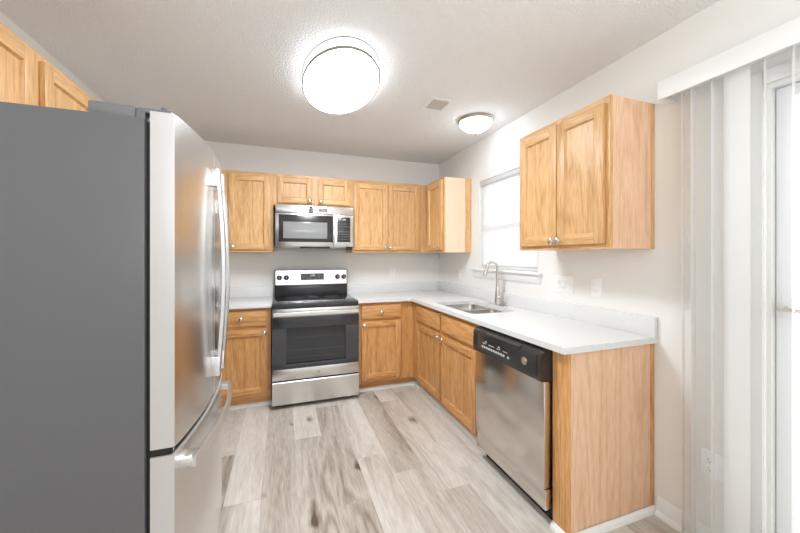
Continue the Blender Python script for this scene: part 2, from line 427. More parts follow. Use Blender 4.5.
# ------------------------------------------------------------------ kitchen window
win = thing('window_1', (.06, (WY0 + WY1) / 2, WZ0), 'white kitchen window above the sink', None, kind='structure')
f = MB(); t = .045
f.box(.05, .11, WY0, WY0 + t, WZ0, WZ1).box(.05, .11, WY1 - t, WY1, WZ0, WZ1).box(.05, .11, WY0 + t, WY1 - t, WZ0, WZ0 + t).box(.05, .11, WY0 + t, WY1 - t, WZ1 - t, WZ1)
f.build('window_frame', 'vinyl', win)
zm = 1.612
MB().box(.06, .10, WY0 + t, WY1 - t, zm - .02, zm + .02, bev=.003).build('meeting_rail', 'vinyl', win)
MB().box(.078, .084, WY0 + t, WY1 - t, WZ0 + t, zm - .02).box(.078, .084, WY0 + t, WY1 - t, zm + .02, WZ1 - t).build('pane', 'glass', win)
MB().box(-.035, .05, -1.76, -.80, WZ0 - .022, WZ0 - .001, bev=.005).build('window_sill', 'white', win)
MB().prism([(-.014, WZ0 - .022), (-.014, WZ0 - .08), (-.006, WZ0 - .092), (0, WZ0 - .092), (0, WZ0 - .022)], 'Y', -1.745, -.815).build('apron', 'white', win)
bl = thing('window_blind', (.022, (WY0 + WY1) / 2, WZ0), 'white horizontal slat blind lowered over the kitchen window', 'blind')
MB().box(.004, .046, WY0 + .006, WY1 - .006, WZ1 - .045, WZ1 - .002, bev=.003).build('headrail', 'blind', bl)
z = WZ1 - .06; k = 0
while z > WZ0 + .035:
    s = MB(); a = math.radians(62); h = .0125
    pts = []
    for q in range(5):
        u = -1 + q / 2; cv = .002 * (1 - u * u)
        pts.append((.024 + u * h * math.cos(a) - cv * math.sin(a), z + u * h * math.sin(a) + cv * math.cos(a)))
    poly = pts + [(p[0] + .0006, p[1] - .0006) for p in reversed(pts)]
    s.prism(poly, 'Y', WY0 + .012, WY1 - .012)
    s.build('slat', 'blind', bl); z -= .0215
MB().box(.012, .036, WY0 + .012, WY1 - .012, WZ0 + .006, WZ0 + .022, bev=.003).build('bottom_rail', 'blind', bl)
for y in (WY0 + .15, WY1 - .15): MB().cyl((.010, y, WZ0 + .02), (.010, y, WZ1 - .045), .0009, seg=6).build('ladder_cord', 'blind', bl)

# ------------------------------------------------------------------ patio door
dr = thing('door_1', (.06, (DY0 + DY1) / 2, 0), 'white glazed patio door behind the vertical blind', None, kind='structure')
cs = MB()
cs.box(-.016, .0, DY1 - .0, DY1 + .058, 0, DZ1 + .058, bev=.004).box(-.016, 0, DY0 - .058, DY0, 0, DZ1 + .058, bev=.004).box(-.016, 0, DY0, DY1, DZ1, DZ1 + .058, bev=.004)
cs.build('door_casing', 'white', dr)
jb = MB().box(0.001, .12, DY1 - .018, DY1, 0, DZ1).box(0.001, .12, DY0, DY0 + .018, 0, DZ1).box(0.001, .12, DY0 + .018, DY1 - .018, DZ1 - .018, DZ1).box(0.001, .12, DY0 + .018, DY1 - .018, 0, .02)
jb.build('door_frame', 'white', dr)
def sash(y0, y1, x):
    d = MB(); t = .045
    d.box(x, x + .035, y0, y0 + t, .022, DZ1 - .02, bev=.004).box(x, x + .035, y1 - t, y1, .022, DZ1 - .02, bev=.004)
    d.box(x, x + .035, y0 + t, y1 - t, .022, .022 + .11, bev=.004).box(x, x + .035, y0 + t, y1 - t, DZ1 - .02 - t, DZ1 - .02, bev=.004)
    o = d.build('door_sash', 'vinyl', dr)
    MB().box(x + .014, x + .02, y0 + t, y1 - t, .132, DZ1 - .02 - t).build('pane', 'glass', o)
    return o
mid = (DY0 + DY1) / 2
s1 = sash(mid - .03, DY1 - .02, .03); s2 = sash(DY0 + .02, mid + .03, .075)
MB().box(.022, .030, -3.050, -3.020, 1.09, 1.18, bev=.003).build('handle_plate', 'vinyl', s1)
hd = MB().cyl((.024, -3.032, 1.133), (-.022, -3.032, 1.133), .008).tube([(-.022, -3.026, 1.133), (-.024, -3.06, 1.132), (-.022, -3.15, 1.129)], .0075)
hd.build('door_handle', 'nickel', s1)
# outside
tag(MB().box(.13, 9, -9, 4, -.14, -.06).build('ground', 'patio'), 'pale concrete patio outside the glass door', None, kind='structure')

# vertical blind
vb = thing('vertical_blind', (-.07, -3.6, 0), 'white vertical blind with valance hanging at the patio door', 'blind')
MB().box(-.115, -.105, -4.9, -2.645, 2.098, 2.188, bev=.002).box(-.105, 0, -2.655, -2.645, 2.098, 2.188, bev=.001).build('valance', 'white', vb)
MB().box(-.085, -.045, -4.88, -2.67, 2.112, 2.15, bev=.003).build('headrail', 'vinyl', vb)
def vane(y, deg, wd=.089):
    a = math.radians(deg); pts = []
    for q in range(7):
        u = (-1 + q / 3) * wd / 2; cv = .006 * (1 - (2 * u / wd) ** 2)
        pts.append((-.065 + u * math.cos(a) - cv * math.sin(a), y + u * math.sin(a) + cv * math.cos(a)))
    t = (.0005 * math.sin(a), -.0005 * math.cos(a))
    poly = pts + [(p[0] + t[0], p[1] + t[1]) for p in reversed(pts)]
    return MB().prism(poly, 'Z', .02, 2.11).build('vane', 'vane', vb)
for y, d in ((-2.728, 24), (-2.768, 18), (-2.843, 20), (-2.922, 86), (-3.012, 22), (-3.088, 22), (-3.165, 24), (-3.25, 20)): vane(y, d)
y = -3.34
while y > -4.85: vane(y, random.uniform(15, 28)); y -= .079

# ------------------------------------------------------------------ cabinet pieces
def mapper(facing, plane):
    """local (u along the face, n out of the face, z) -> world"""
    if facing == 'Y-': return lambda u, n, z: (u, plane - n, z)
    if facing == 'X-': return lambda u, n, z: (plane - n, u, z)
    if facing == 'X+': return lambda u, n, z: (plane + n, u, z)
def fbox(mb, facing, plane, u0, u1, n0, n1, z0, z1, m=0, bev=0.):
    f = mapper(facing, plane); a = f(u0, n0, z0); b = f(u1, n1, z1)
    return mb.box(a[0], b[0], a[1], b[1], z0, z1, m, bev)
def mats_for(kind, facing):
    return [kind + 'Z', kind + ('X' if facing == 'Y-' else 'Y')]
def knob(parent, facing, plane, u, z, hid='knob'):
    f = mapper(facing, plane); o = Vector(f(u, 0, z)); d = Vector(f(u, 1, z)) - o
    prof = [(0, -.001), (.009, -.001), (.0085, .004), (.006, .008), (.0065, .012), (.014, .017), (.0185, .021), (.0185, .025), (.015, .029), (.008, .0315), (0, .032)]
    k = MB().lathe(prof, o, d, seg=20).build(hid, 'knob', parent); return k
def quad_strip(mb, facing, plane, rect_o, rect_i, no, ni, m):
    """four sloping faces between an outer and an inner rectangle (u0,u1,z0,z1)"""
    f = mapper(facing, plane); b = bmesh.new()
    def R(r, n): return [b.verts.new(f(u, n, z)) for u, z in ((r[0], r[2]), (r[1], r[2]), (r[1], r[3]), (r[0], r[3]))]
    A, B = R(rect_o, no), R(rect_i, ni)
    out = Vector(f(0, 1, 0)) - Vector(f(0, 0, 0))
    for i in range(4):
        q = b.faces.new((A[i], A[(i + 1) % 4], B[(i + 1) % 4], B[i])); q.normal_update()
        if q.normal.dot(out) < 0: q.normal_flip()
    mb._merge(b, m)
def panel_door(parent, kind, facing, plane, u0, u1, z0, z1, kn=None, t=.020, st=.055, name='door'):
    """frame-and-panel door: stiles, rails, sloped sticking, recessed flat panel"""
    mb = MB(); e = .0025
    fbox(mb, facing, plane, u0, u0 + st, 0, t, z0, z1, 0, e); fbox(mb, facing, plane, u1 - st, u1, 0, t, z0, z1, 0, e)
    fbox(mb, facing, plane, u0 + st - .002, u1 - st + .002, 0, t - .0006, z0, z0 + st, 1, e); fbox(mb, facing, plane, u0 + st - .002, u1 - st + .002, 0, t - .0006, z1 - st, z1, 1, e)
    i0 = (u0 + st, u1 - st, z0 + st, z1 - st); k = .006
    i1 = (i0[0] + k, i0[1] - k, i0[2] + k, i0[3] - k)
    quad_strip(mb, facing, plane, i0, i1, t - .002, t - .013, 0)
    fbox(mb, facing, plane, i0[0], i0[1], .002, t - .013, i0[2], i0[3], 0)
    o = mb.build(name, mats_for(kind, facing), parent)
    if kn: knob(o, facing, plane + (t if facing == 'X+' else -t), kn[0], kn[1])
    return o
def drawer_front(parent, kind, facing, plane, u0, u1, z0, z1, kn=None, t=.020, name='drawer'):
    mb = MB(); fbox(mb, facing, plane, u0, u1, 0, t, z0, z1, 1, .005)
    o = mb.build(name, mats_for(kind, facing), parent)
    if kn: knob(o, facing, plane + (t if facing == 'X+' else -t), kn[0], kn[1])
    return o
def face_frame(parent, kind, facing, plane, u0, u1, z0, z1, holes, mids=(), t=.019):
    """stiles and rails around the given openings"""
    mb = MB()
    us = sorted(holes, key=lambda h: h[0])
    fbox(mb, facing, plane, u0, us[0][0], -t, 0, z0, z1, 0); fbox(mb, facing, plane, us[-1][1], u1, -t, 0, z0, z1, 0)
    for a, b in zip(us, us[1:]):
        if b[0] > a[1]: fbox(mb, facing, plane, a[1], b[0], -t, 0, z0, z1, 0)
    done = set()
    for h in holes:
        zs = sorted([q for q in holes if q[0] == h[0]], key=lambda q: q[2])
        if h[0] in done: continue
        done.add(h[0])
        fbox(mb, facing, plane, h[0], h[1], -t, 0, z0, zs[0][2], 1); fbox(mb, facing, plane, h[0], h[1], -t, 0, zs[-1][3], z1, 1)
        for a, b in zip(zs, zs[1:]): fbox(mb, facing, plane, h[0], h[1], -t, 0, a[3], b[2], 1)
    return mb.build('face_frame', mats_for(kind, facing), parent)
def shrink(d, k=.012): return (d[0] + k, d[1] - k, d[2] + k, d[3] - k)
def carcass(parent, facing, plane, u0, u1, depth, z0, z1, mats, t=.016):
    """open-front box: two sides, top, bottom, back"""
    mb = MB()
    fbox(mb, facing, plane, u0, u0 + t, -depth, -.019, z0, z1, 0); fbox(mb, facing, plane, u1 - t, u1, -depth, -.019, z0, z1, 0)
    fbox(mb, facing, plane, u0 + t, u1 - t, -depth, -.019, z0, z0 + t, 0); fbox(mb, facing, plane, u0 + t, u1 - t, -depth, -.019, z1 - t, z1, 0)
    fbox(mb, facing, plane, u0 + t, u1 - t, -depth, -depth + .006, z0 + t, z1 - t, 0)
    return mb.build('carcass', mats, parent)

ZB, ZT = 1.3755, 2.138; UF = .315; G = .002
def upper(name, loc, label, group, facing, plane, u0, u1, z0, z1, doors, knobs, depth, side='upZ'):
    th = thing(name, loc, label, 'cabinet', group)
    carcass(th, facing, plane, u0, u1, depth, z0, z1, side)
    face_frame(th, 'up', facing, plane, u0, u1, z0, z1, [shrink(d) for d in doors])
    for d, k in zip(doors, knobs): panel_door(th, 'up', facing, plane, *d, kn=k)
    return th
WC = 'oak wall cabinets'
# over the range side, back wall (faces the camera)
a = upper('wall_cabinet', (-2.38, -.16, ZB), 'oak wall cabinet on back wall between refrigerator and microwave', WC, 'Y-', -UF, -2.83, -1.932, ZB, ZT,
          [(-2.79, -2.405, 1.401, 2.107), (-2.320, -1.964, 1.401, 2.107)], [(-2.44, 1.427), (-2.288, 1.427)], UF - G)
b = upper('wall_cabinet', (-1.548, -.16, 1.836), 'short oak wall cabinet directly above the microwave', WC, 'Y-', -UF, -1.931, -1.166, 1.836, ZT,
          [(-1.897, -1.566, 1.857, 2.112), (-1.510, -1.190, 1.857, 2.112)], [(-1.591, 1.882), (-1.486, 1.882)], UF - G)
c = upper('wall_cabinet', (-.75, -.16, ZB), 'two-door oak wall cabinet on back wall right of the microwave', WC, 'Y-', -UF, -1.165, -.3165, ZB, ZT,
          [(-1.141, -.777, 1.401, 2.107), (-.771, -.406, 1.401, 2.107)], [(-.802, 1.424), (-.748, 1.424)], UF - G)
# corner cabinet on the right wall
d = upper('wall_cabinet', (-.16, -.55, ZB), 'single-door oak cabinet in the room corner with pale side panel', WC, 'X-', -UF, -.751, -.3165, ZB, ZT,
          [(-.728, -.372, 1.401, 2.107)], [(-.700, 1.427)], UF - G, 'pale')
mb = MB().box(-.070, -G, -.7535, -.751, ZB, ZT); mb.build('scribe_trim', 'upZ', d)
# large cabinet, right wall near the camera
e = upper('wall_cabinet', (-.16, -2.22, ZB), 'large two-door oak wall cabinet right of the window, nearest to the patio door', WC, 'X-', -UF, -2.553, -1.886, ZB, ZT,
          [(-2.530, -2.232, 1.401, 2.107), (-2.226, -1.912, 1.401, 2.107)], [(-2.254, 1.427), (-2.204, 1.427)], UF - G, 'side')
MB().box(-.022, -G, -2.5575, -2.553, ZB, ZT).box(-UF, -G, -2.553, -1.886, ZT, ZT + .0015).build('scribe_trim', 'upZ', e)
# above the refrigerator, left wall
g = upper('wall_cabinet', (-2.92, -2.07, 1.80), 'oak cabinet on left wall above the refrigerator', WC, 'X+', -2.755, -2.56, -1.58, 1.797, ZT,
          [(-2.52, -2.100, 1.822, 2.112), (-2.045, -1.625, 1.822, 2.112)], [(-2.13, 1.846), (-2.015, 1.846)], .333)

# ------------------------------------------------------------------ base cabinets
BF = .585; BZ = .882
BC = 'oak base cabinets'
def kick(parent, facing, plane, u0, u1, kind='bs'):
    mb = MB(); fbox(mb, facing, plane, u0, u1, -.066, -.050, 0.001, .10, 1); return mb.build('toe_kick', mats_for(kind, facing), parent)
# left of range
a = thing('base_cabinet', (-2.3, -.3, 0), 'oak base cabinet between refrigerator and range', 'cabinet', BC)
D1 = (-2.40, -1.977, .726, .864); D2 = (-2.40, -1.977, .125, .692)
carcass(a, 'Y-', -BF, -2.46, -1.944, BF - G, .10, BZ, 'bsZ'); face_frame(a, 'bs', 'Y-', -BF, -2.46, -1.944, .097, BZ, [shrink(D1), shrink(D2)])
drawer_front(a, 'bs', 'Y-', -BF, *D1, kn=(-2.189, .792)); panel_door(a, 'bs', 'Y-', -BF, *D2, kn=(-1.999, .664)); kick(a, 'Y-', -BF, -2.46, -1.944)
# right of range
b = thing('base_cabinet', (-.85, -.3, 0), 'narrow oak base cabinet right of the range with one drawer', 'cabinet', BC)
D1 = (-1.124, -.721, .722, .857); D2 = (-1.124, -.721, .125, .698)
carcass(b, 'Y-', -BF, -1.151, -.700, BF - G, .10, BZ, 'bsZ')
face_frame(b, 'bs', 'Y-', -BF, -1.151, -.586, .097, BZ, [shrink(D1), shrink(D2)])
drawer_front(b, 'bs', 'Y-', -BF, *D1, kn=(-.926, .785)); panel_door(b, 'bs', 'Y-', -BF, *D2, kn=(-1.100, .663)); kick(b, 'Y-', -BF, -1.151, -.536)
# sink cabinet
c = thing('base_cabinet', (-.3, -1.25, 0), 'oak sink cabinet with two doors and two false drawers', 'cabinet', BC)
D = [(-1.789, -1.262, .712, .853), (-1.226, -.72, .712, .853), (-1.789, -1.262, .118, .680), (-1.226, -.72, .118, .680)]
mb = MB()
for y in (-1.825, -.62): mb.box(-BF + .019, -.02, y, y + .016, .10, BZ)
mb.box(-BF + .019, -.02, -1.809, -.62, .10, .116); mb.build('carcass', 'bsZ', c)
face_frame(c, 'bs', 'X-', -BF, -1.825, -.586, .097, BZ, [shrink(q) for q in D])
drawer_front(c, 'bs', 'X-', -BF, *D[0], name='false_drawer'); drawer_front(c, 'bs', 'X-', -BF, *D[1], name='false_drawer')
panel_door(c, 'bs', 'X-', -BF, *D[2], kn=(-1.289, .650)); panel_door(c, 'bs', 'X-', -BF, *D[3], kn=(-1.200, .650))
kick(c, 'X-', -BF, -1.83, -.536)
# end panel
e = thing('cabinet_end_panel', (-.3, -2.51, 0), 'tall oak end panel closing the counter beside the dishwasher', 'panel')
MB().box(-BF + .0, -.012, -2.553, -2.535, .0, BZ).build('side_panel', 'side', e)
MB().box(-BF - .0015, -BF + .02, -2.5535, -2.462, .0, BZ, bev=.001).build('front_stile', 'bsZ', e)
MB().box(-.026, -G, -2.5565, -2.553, .03, BZ).build('scribe_trim', 'bsZ', e)
# shoe moulding along the cabinets
def shoe(name, segs, label):
    m = MB(); q = [(0, 0), (.018, 0), (.017, .012), (.012, .024), (.004, .031), (0, .032)]
    for kind, a0, a1, p, sgn in segs:
        poly = [(p + sgn * x, z) for x, z in q]
        m.prism(poly, kind, a0, a1)
    tag(m.build(name, 'white'), label, None, kind='structure')
KP = -BF + .050
shoe('trim_1', [('X', -2.46, -1.936, KP, -1)], 'white shoe moulding under the cabinet left of the range')
shoe('trim_2', [('X', -1.168, KP, KP, -1), ('Y', -1.832, KP, KP, -1)], 'white shoe moulding round the inner cabinet corner')
shoe('trim_3', [('X', -BF - .018, -.0, -2.5565, -1), ('Y', -2.5745, -2.462, -BF - .0015, -1)], 'white shoe moulding along the end panel foot')

# ------------------------------------------------------------------ countertops
CZ0, CZ1 = .884, .914; CF = -.6254
ct = thing('countertop', (-2.2, -.31, CZ0), 'short white quartz countertop between refrigerator and range', 'countertop', 'white countertops')
MB().box(-2.85, -1.938, CF, -G, CZ0, CZ1, bev=.003).build('slab', 'quartz', ct)
MB().box(-2.85, -1.938, -.020, -G, CZ1, 1.018, bev=.002).build('backsplash', 'quartz', ct)
ct = thing('countertop', (-.5, -1.2, CZ0), 'long white L-shaped quartz countertop around the sink', 'countertop', 'white countertops')
SX0, SX1 = -.540, -.150; SYa, SYb, SYc = -1.005, -1.315, -1.350; SYd = -1.655
def rrect(x0, x1, y0, y1, r, n=5):
    pts = []
    for cx, cy, a0 in ((x1 - r, y1 - r, 0), (x0 + r, y1 - r, 90), (x0 + r, y0 + r, 180), (x1 - r, y0 + r, 270)):
        for i in range(n + 1):
            a = math.radians(a0 + 90 * i / n); pts.append((cx + r * math.cos(a), cy + r * math.sin(a)))
    return pts
def slab_with_holes(outline, holes, z0, z1):
    b = bmesh.new()
    for z in (z1, z0):
        edges = []
        for lp in [outline] + holes:
            vs = [b.verts.new((p[0], p[1], z)) for p in lp]
            edges += [b.edges.new((vs[i], vs[(i + 1) % len(vs)])) for i in range(len(vs))]
        bmesh.ops.triangle_fill(b, edges=edges, use_beauty=True)
    for lp in [outline] + holes:
        n = len(lp); A = [b.verts.new((p[0], p[1], z0)) for p in lp]; B = [b.verts.new((p[0], p[1], z1)) for p in lp]
        for i in range(n): b.faces.new((A[i], A[(i + 1) % n], B[(i + 1) % n], B[i]))
    bmesh.ops.remove_doubles(b, verts=b.verts[:], dist=1e-6)
    bmesh.ops.recalc_face_normals(b, faces=b.faces[:])
    return b
hole = rrect(SX0, SX1, SYd, SYa, .045)
s = MB(); s._merge(slab_with_holes([(-1.166, -G), (-1.166, CF), (CF, CF), (CF, -2.572), (-G, -2.572), (-G, -G)], [hole], CZ0, CZ1), 0)
s.build('slab', 'quartz', ct)
s = MB().box(-1.166, -.022, -.020, -G, CZ1, 1.018, bev=.002).box(-.022, -G, -2.572, -G, CZ1, 1.018, bev=.002); s.build('backsplash', 'quartz', ct)
# sink
sk = thing('sink', (-.35, -1.35, CZ0), 'stainless double-bowl undermount sink set in the long countertop', 'sink')
def bowl(x0, x1, y0, y1, z0, z1, name):
    b = bmesh.new(); loops = []
    for z, ins, r in ((z1, 0, .045), (z0 + .02, .012, .05), (z0, .035, .05)):
        loops.append([b.verts.new((p[0], p[1], z)) for p in rrect(x0 + ins, x1 - ins, y0 + ins, y1 - ins, r)])
    n = len(loops[0])
    for a, c in zip(loops, loops[1:]):
        for i in range(n): b.faces.new((a[i], a[(i + 1) % n], c[(i + 1) % n], c[i]))
    b.faces.new(loops[-1])
    bmesh.ops.recalc_face_normals(b, faces=b.faces[:])
    bmesh.ops.solidify(b, geom=b.faces[:], thickness=.0015)
    m = MB(); m._merge(b, 0); return m.build(name, 'sinkm', sk, angle=60)
bowl(SX0, SX1, SYb, SYa, .70, .8835, 'bowl'); bowl(SX0, SX1, SYd, SYc, .70, .8835, 'bowl')
MB().box(SX0 + .0, SX1, SYc, SYb, .868, .883, bev=.004).build('divider', 'sinkm', sk)
for y in ((SYa + SYb) / 2, (SYc + SYd) / 2):
    MB().lathe([(0, .7005), (.02, .7005), (.03, .703), (.042, .7035), (.044, .7015)], (-.34, y, 0)).build('drain', 'chrome', sk)
# faucet
fx, fy = -.083, -1.315
fc = thing('faucet', (fx, fy, CZ1), 'tall brushed nickel gooseneck faucet behind the sink', 'faucet')
dk = MB(); dk.prism(rrect(fx - .028, fx + .028, fy - .125, fy + .125, .027), 'Z', CZ1 + .0003, CZ1 + .007, bev=.0015); dk.build('deck_plate', 'chrome', fc)
MB().lathe([(0, CZ1 + .007), (.026, CZ1 + .007), (.025, CZ1 + .03), (.021, CZ1 + .09), (.0165, CZ1 + .14), (.014, CZ1 + .16), (0, CZ1 + .16)], (fx, fy, 0)).build('body', 'chrome', fc)
pts = [(fx, fy, CZ1 + .15), (fx, fy, 1.20)]
R = .052
for i in range(1, 13):
    a = PI * i / 12 * .93; pts.append((fx - R + R * math.cos(a), fy, 1.235 + R * math.sin(a)))
MB().tube(pts, [.0135, .012] + [.0115] * 12, seg=16).build('spout', 'chrome', fc)
p = Vector(pts[-1]); q = p + (Vector(pts[-1]) - Vector(pts[-2])).normalized() * .085
MB().cyl(p, q, .0125, .0165, bev=.002).build('spray_head', 'chrome', fc)
MB().cyl((fx, fy - .018, CZ1 + .065), (fx, fy - .045, CZ1 + .065), .013, bev=.002).tube([(fx, fy - .046, CZ1 + .067), (fx + .01, fy - .060, CZ1 + .095), (fx + .016, fy - .068, CZ1 + .125)], [.008, .006, .005]).build('lever', 'chrome', fc)

# ------------------------------------------------------------------ refrigerator
rf = thing('refrigerator', (-2.6, -2.16, 0), 'stainless french-door refrigerator with grey side panel', 'refrigerator')
YN, YF = -2.568, -1.742; YS = (YN + YF) / 2
def dx(y): return -2.119 - .038 * ((y - YS) / ((YF - YN) / 2)) ** 2
MB().box(-3.06, -2.234, YN - .002, YF, .025, 1.752, bev=.004).build('case', 'grey', rf)
MB().box(-2.234, -2.222, YN + .012, YF - .012, .06, 1.745).build('gasket', 'dark', rf)
MB().box(-3.0, -2.26, YN + .03, YF - .03, 0, .03).build('base_grille', 'blackm', rf)
def curved(y0, y1, z0, z1, name, mats=('steelZ', 'doorside')):
    n = 14; back = -2.221; ys = [y0 + (y1 - y0) * i / n for i in range(n + 1)]
    r = .006; front = [(dx(y0) - r, y0), (dx(y0 + r * .4) - r * .3, y0 + r * .3)] + [(dx(y), y) for y in ys[1:-1]] + [(dx(y1) - r * .3, y1 - r * .3), (dx(y1) - r, y1)]
    b = MB(); b.prism([(back, y0)] + front + [(back, y1)], 'Z', z0, z1)
    bm = b.bm; bm.normal_update()
    for f in bm.faces: f.material_index = 0 if f.normal.x > .5 else 1
    return b.build(name, mats, rf, angle=50)
dn = curved(YN, YS - .003, .752, 1.775, 'door'); df = curved(YS + .003, YF, .752, 1.775, 'door')
fz = curved(YN, YF, .075, .728, 'freezer_drawer')
nb = 16; ys_ = [YN + .006 + (YF - YN - .012) * i / nb for i in range(nb + 1)]
MB().prism([(-2.2215, ys_[0])] + [(dx(y) - .012, y) for y in ys_] + [(-2.2215, ys_[-1])], 'Z', .7285, .7515).build('drawer_gap_shade', 'dark', rf)  # dark strip added to stand in for shade in the gap above the drawer
def vhandle(parent, y):
    z0, z1 = .848, 1.700; pts = []
    for i in range(21):
        t = i / 20; z = z0 + (z1 - z0) * t; pts.append((dx(y) + .020 + .023 * math.sin(PI * t), y, z))
    m = MB().tube(pts, .01, sec=(.016, .026), up=(0, 1, 0))
    for z, s in ((z0, 1), (z1, -1)): m.box(dx(y) - .002, dx(y) + .030, y - .015, y + .015, z - .006, z + .075 * s, bev=.004)
    m.build('handle', 'steelL', parent)
vhandle(dn, YS - .05); vhandle(df, YS + .05)
pts = []
y0, y1 = YN + .040, YF - .085
for i in range(25):
    y = y0 + (y1 - y0) * i / 24; pts.append((dx(y) + .033 + .010 * math.sin(PI * i / 24), y, .675))
m = MB().tube(pts, .01, sec=(.034, .016), up=(1, 0, 0))
for y, s in ((y0, 1), (y1, -1)): m.box(dx(y) - .004, dx(y) + .042, y, y + .055 * s, .660, .690, bev=.004)
m.build('handle', 'steelL', fz)
for y0, y1 in ((YN + .012, YN + .085), (YF - .085, YF - .012)):
    s = 1 if y0 < YS else -1
    MB().box(-2.378, -2.262, y0, y1, 1.752, 1.792, bev=.007).build('hinge_cover', 'greyL', rf)
    yc = y0 + .03 if s > 0 else y1 - .03
    MB().box(-2.262, -2.172, yc - .022, yc + .022, 1.7755, 1.790, bev=.003).box(-2.262, -2.240, yc - .022, yc + .022, 1.752, 1.778).cyl((-2.196, yc, 1.788), (-2.196, yc, 1.803), .009, bev=.002).build('hinge', 'greyL', rf)
    MB().box(-2.215, -2.165, yc - .026, yc + .02, .730, .742, bev=.002).box(-2.228, -2.2, yc - .026, yc + .02, .726, .748, bev=.002).build('hinge', 'steelL', rf)

# ------------------------------------------------------------------ range
RX0, RX1 = -1.932, -1.172
rg = thing('range', (-1.55, -.34, 0), 'freestanding stainless and black electric range below the microwave', 'range')
MB().box(RX0 + .002, RX1 - .002, -.642, -.025, .035, .878, bev=.003).build('body', 'blackm', rg)
for x in (RX0 + .05, RX1 - .05):
    for y in (-.60, -.08): MB().cyl((x, y, 0), (x, y, .036), .018, seg=12).build('foot', 'blackm', rg)
ck = MB().box(RX0, RX1, -.680, -.095, .884, .917, bev=.006).box(RX0 + .004, RX1 - .004, -.672, -.10, .8775, .885); ck = ck.build('cooktop', 'cook', rg)
for x, y, rr in ((-1.735, -.50, .095), (-1.36, -.50, .115), (-1.735, -.24, .085), (-1.36, -.24, .075), (-1.55, -.22, .05)):
    MB().lathe([(rr - .003, .9172), (rr - .003, .9176), (rr, .9176), (rr, .9172)], (x, y, 0), seg=48).build('burner_ring', 'burn', ck)
bgd = MB().box(RX0 + .006, RX1 - .001, -.094, -.025, .878, 1.04, bev=.004); bgd.build('backguard', 'black', rg)
cpn = MB().prism([(-.094, 1.03), (-.078, 1.192), (-.025, 1.192), (-.025, 1.03)], 'X', RX0 + .006, RX1 + .003, bev=.004).build('control_housing', 'blackm', rg)
# stainless face tilted with the housing
def onp(z): return -.094 + .016 * (z - 1.03) / .162
fp = MB().prism([(onp(1.036) - .003, 1.036), (onp(1.186) - .003, 1.186), (onp(1.186) + .002, 1.186), (onp(1.036) + .002, 1.036)], 'X', RX0 + .016, RX1 - .006, bev=.001).build('control_panel', 'steel', rg)
tilt = Vector((0, -.995, -.098 * -1)).normalized()
for x in (-1.880, -1.811, -1.279, -1.211):
    z = 1.112; o = Vector((x, onp(z) - .003, z)); dv = Vector((0, -1, .1)).normalized()
    kb = MB().lathe([(0, 0), (.026, 0), (.026, .004), (.020, .006), (.018, .024), (.015, .027), (0, .027)], o, dv, seg=24)
    kb.build('knob', 'blackm', fp)
    MB().lathe([(.0262, 0), (.029, .0), (.029, .003), (.0262, .004)], o, dv, seg=24).build('knob_ring', 'steelL', fp)
    MB().box(x - .002, x + .002, o.y - .0295, o.y - .026, z - .012, z + .018).build('knob_mark', 'btn', fp)
ds = MB().prism([(onp(1.082) - .005, 1.082), (onp(1.152) - .005, 1.152), (onp(1.152) - .001, 1.152), (onp(1.082) - .001, 1.082)], 'X', -1.668, -1.425, bev=.001).build('display', 'panel', fp)
text_obj('clock', '12:00', .022, 'lcd', ds, (-1.545, onp(1.13) - .0062, 1.130), 'Y-')
m = MB()
for i in range(6):
    for j in range(3):
        if 1 < i < 4 and j == 2: continue
        x = -1.645 + i * .040 + (.0 if i < 3 else .004); z = 1.093 + j * .018
        m.box(x - .011, x + .011, onp(z) - .0062, onp(z) - .004, z - .0045, z + .0045)
m.build('button', 'btnd', ds)
# oven door
OY0, OY1 = -.690, -.646
wx0, wx1, wz0, wz1 = -1.815, -1.297, .388, .700
od = MB()
od.box(RX0, RX1, OY0, OY1, wz1, .800, bev=.002).box(RX0, RX1, OY0, OY1, .348, wz0, bev=.002)
od.box(RX0, wx0, OY0, OY1, wz0, wz1).box(wx1, RX1, OY0, OY1, wz0, wz1)
od = od.build('oven_door', 'oven', rg)
MB().box(wx0, wx1, OY1 - .003, OY1, wz0, wz1).build('window_backing', 'cavity', od)
for z in (.435, .50, .612):
    m = MB().cyl((wx0 + .004, OY0 + .018, z), (wx1 - .004, OY0 + .018, z), .0028, seg=8); m.build('rack', 'nickel', od)
MB().box(wx0, wx1, OY0 + .0005, OY0 + .004, wz0, wz1).build('window_pane', 'pane', od)
MB().box(RX0, RX1, OY0 - .001, OY1, .801, .874, bev=.003).build('top_trim', 'steel', od)
MB().box(RX0, RX1, OY0 - .001, OY1, .250, .347, bev=.003).build('bottom_trim', 'steel', od)
hm = MB().tube([(RX0 + .012, OY0 - .040, .833), (RX1 - .012, OY0 - .040, .833)], .01, sec=(.030, .020), up=(0, 1, 0))
for x in (RX0 + .035, RX1 - .035): hm.box(x - .014, x + .014, OY0 - .045, OY0, .820, .846, bev=.003)
hm.build('handle', 'steelL', od)
MB().cyl((-1.548, OY0 - .001, .298), (-1.548, OY0 - .0022, .298), .015, m=0).build('badge', 'nickel', od)
MB().box(RX0 + .01, RX1 - .01, -.66, -.643, .232, .250).build('gap', 'dark', rg)
MB().prism([(OY0 + .006, .236), (OY0, .228), (OY0, .040), (OY0 + .006, .034), (OY1, .034), (OY1, .236)], 'X', RX0, RX1, bev=.001).build('storage_drawer', 'steel', rg)

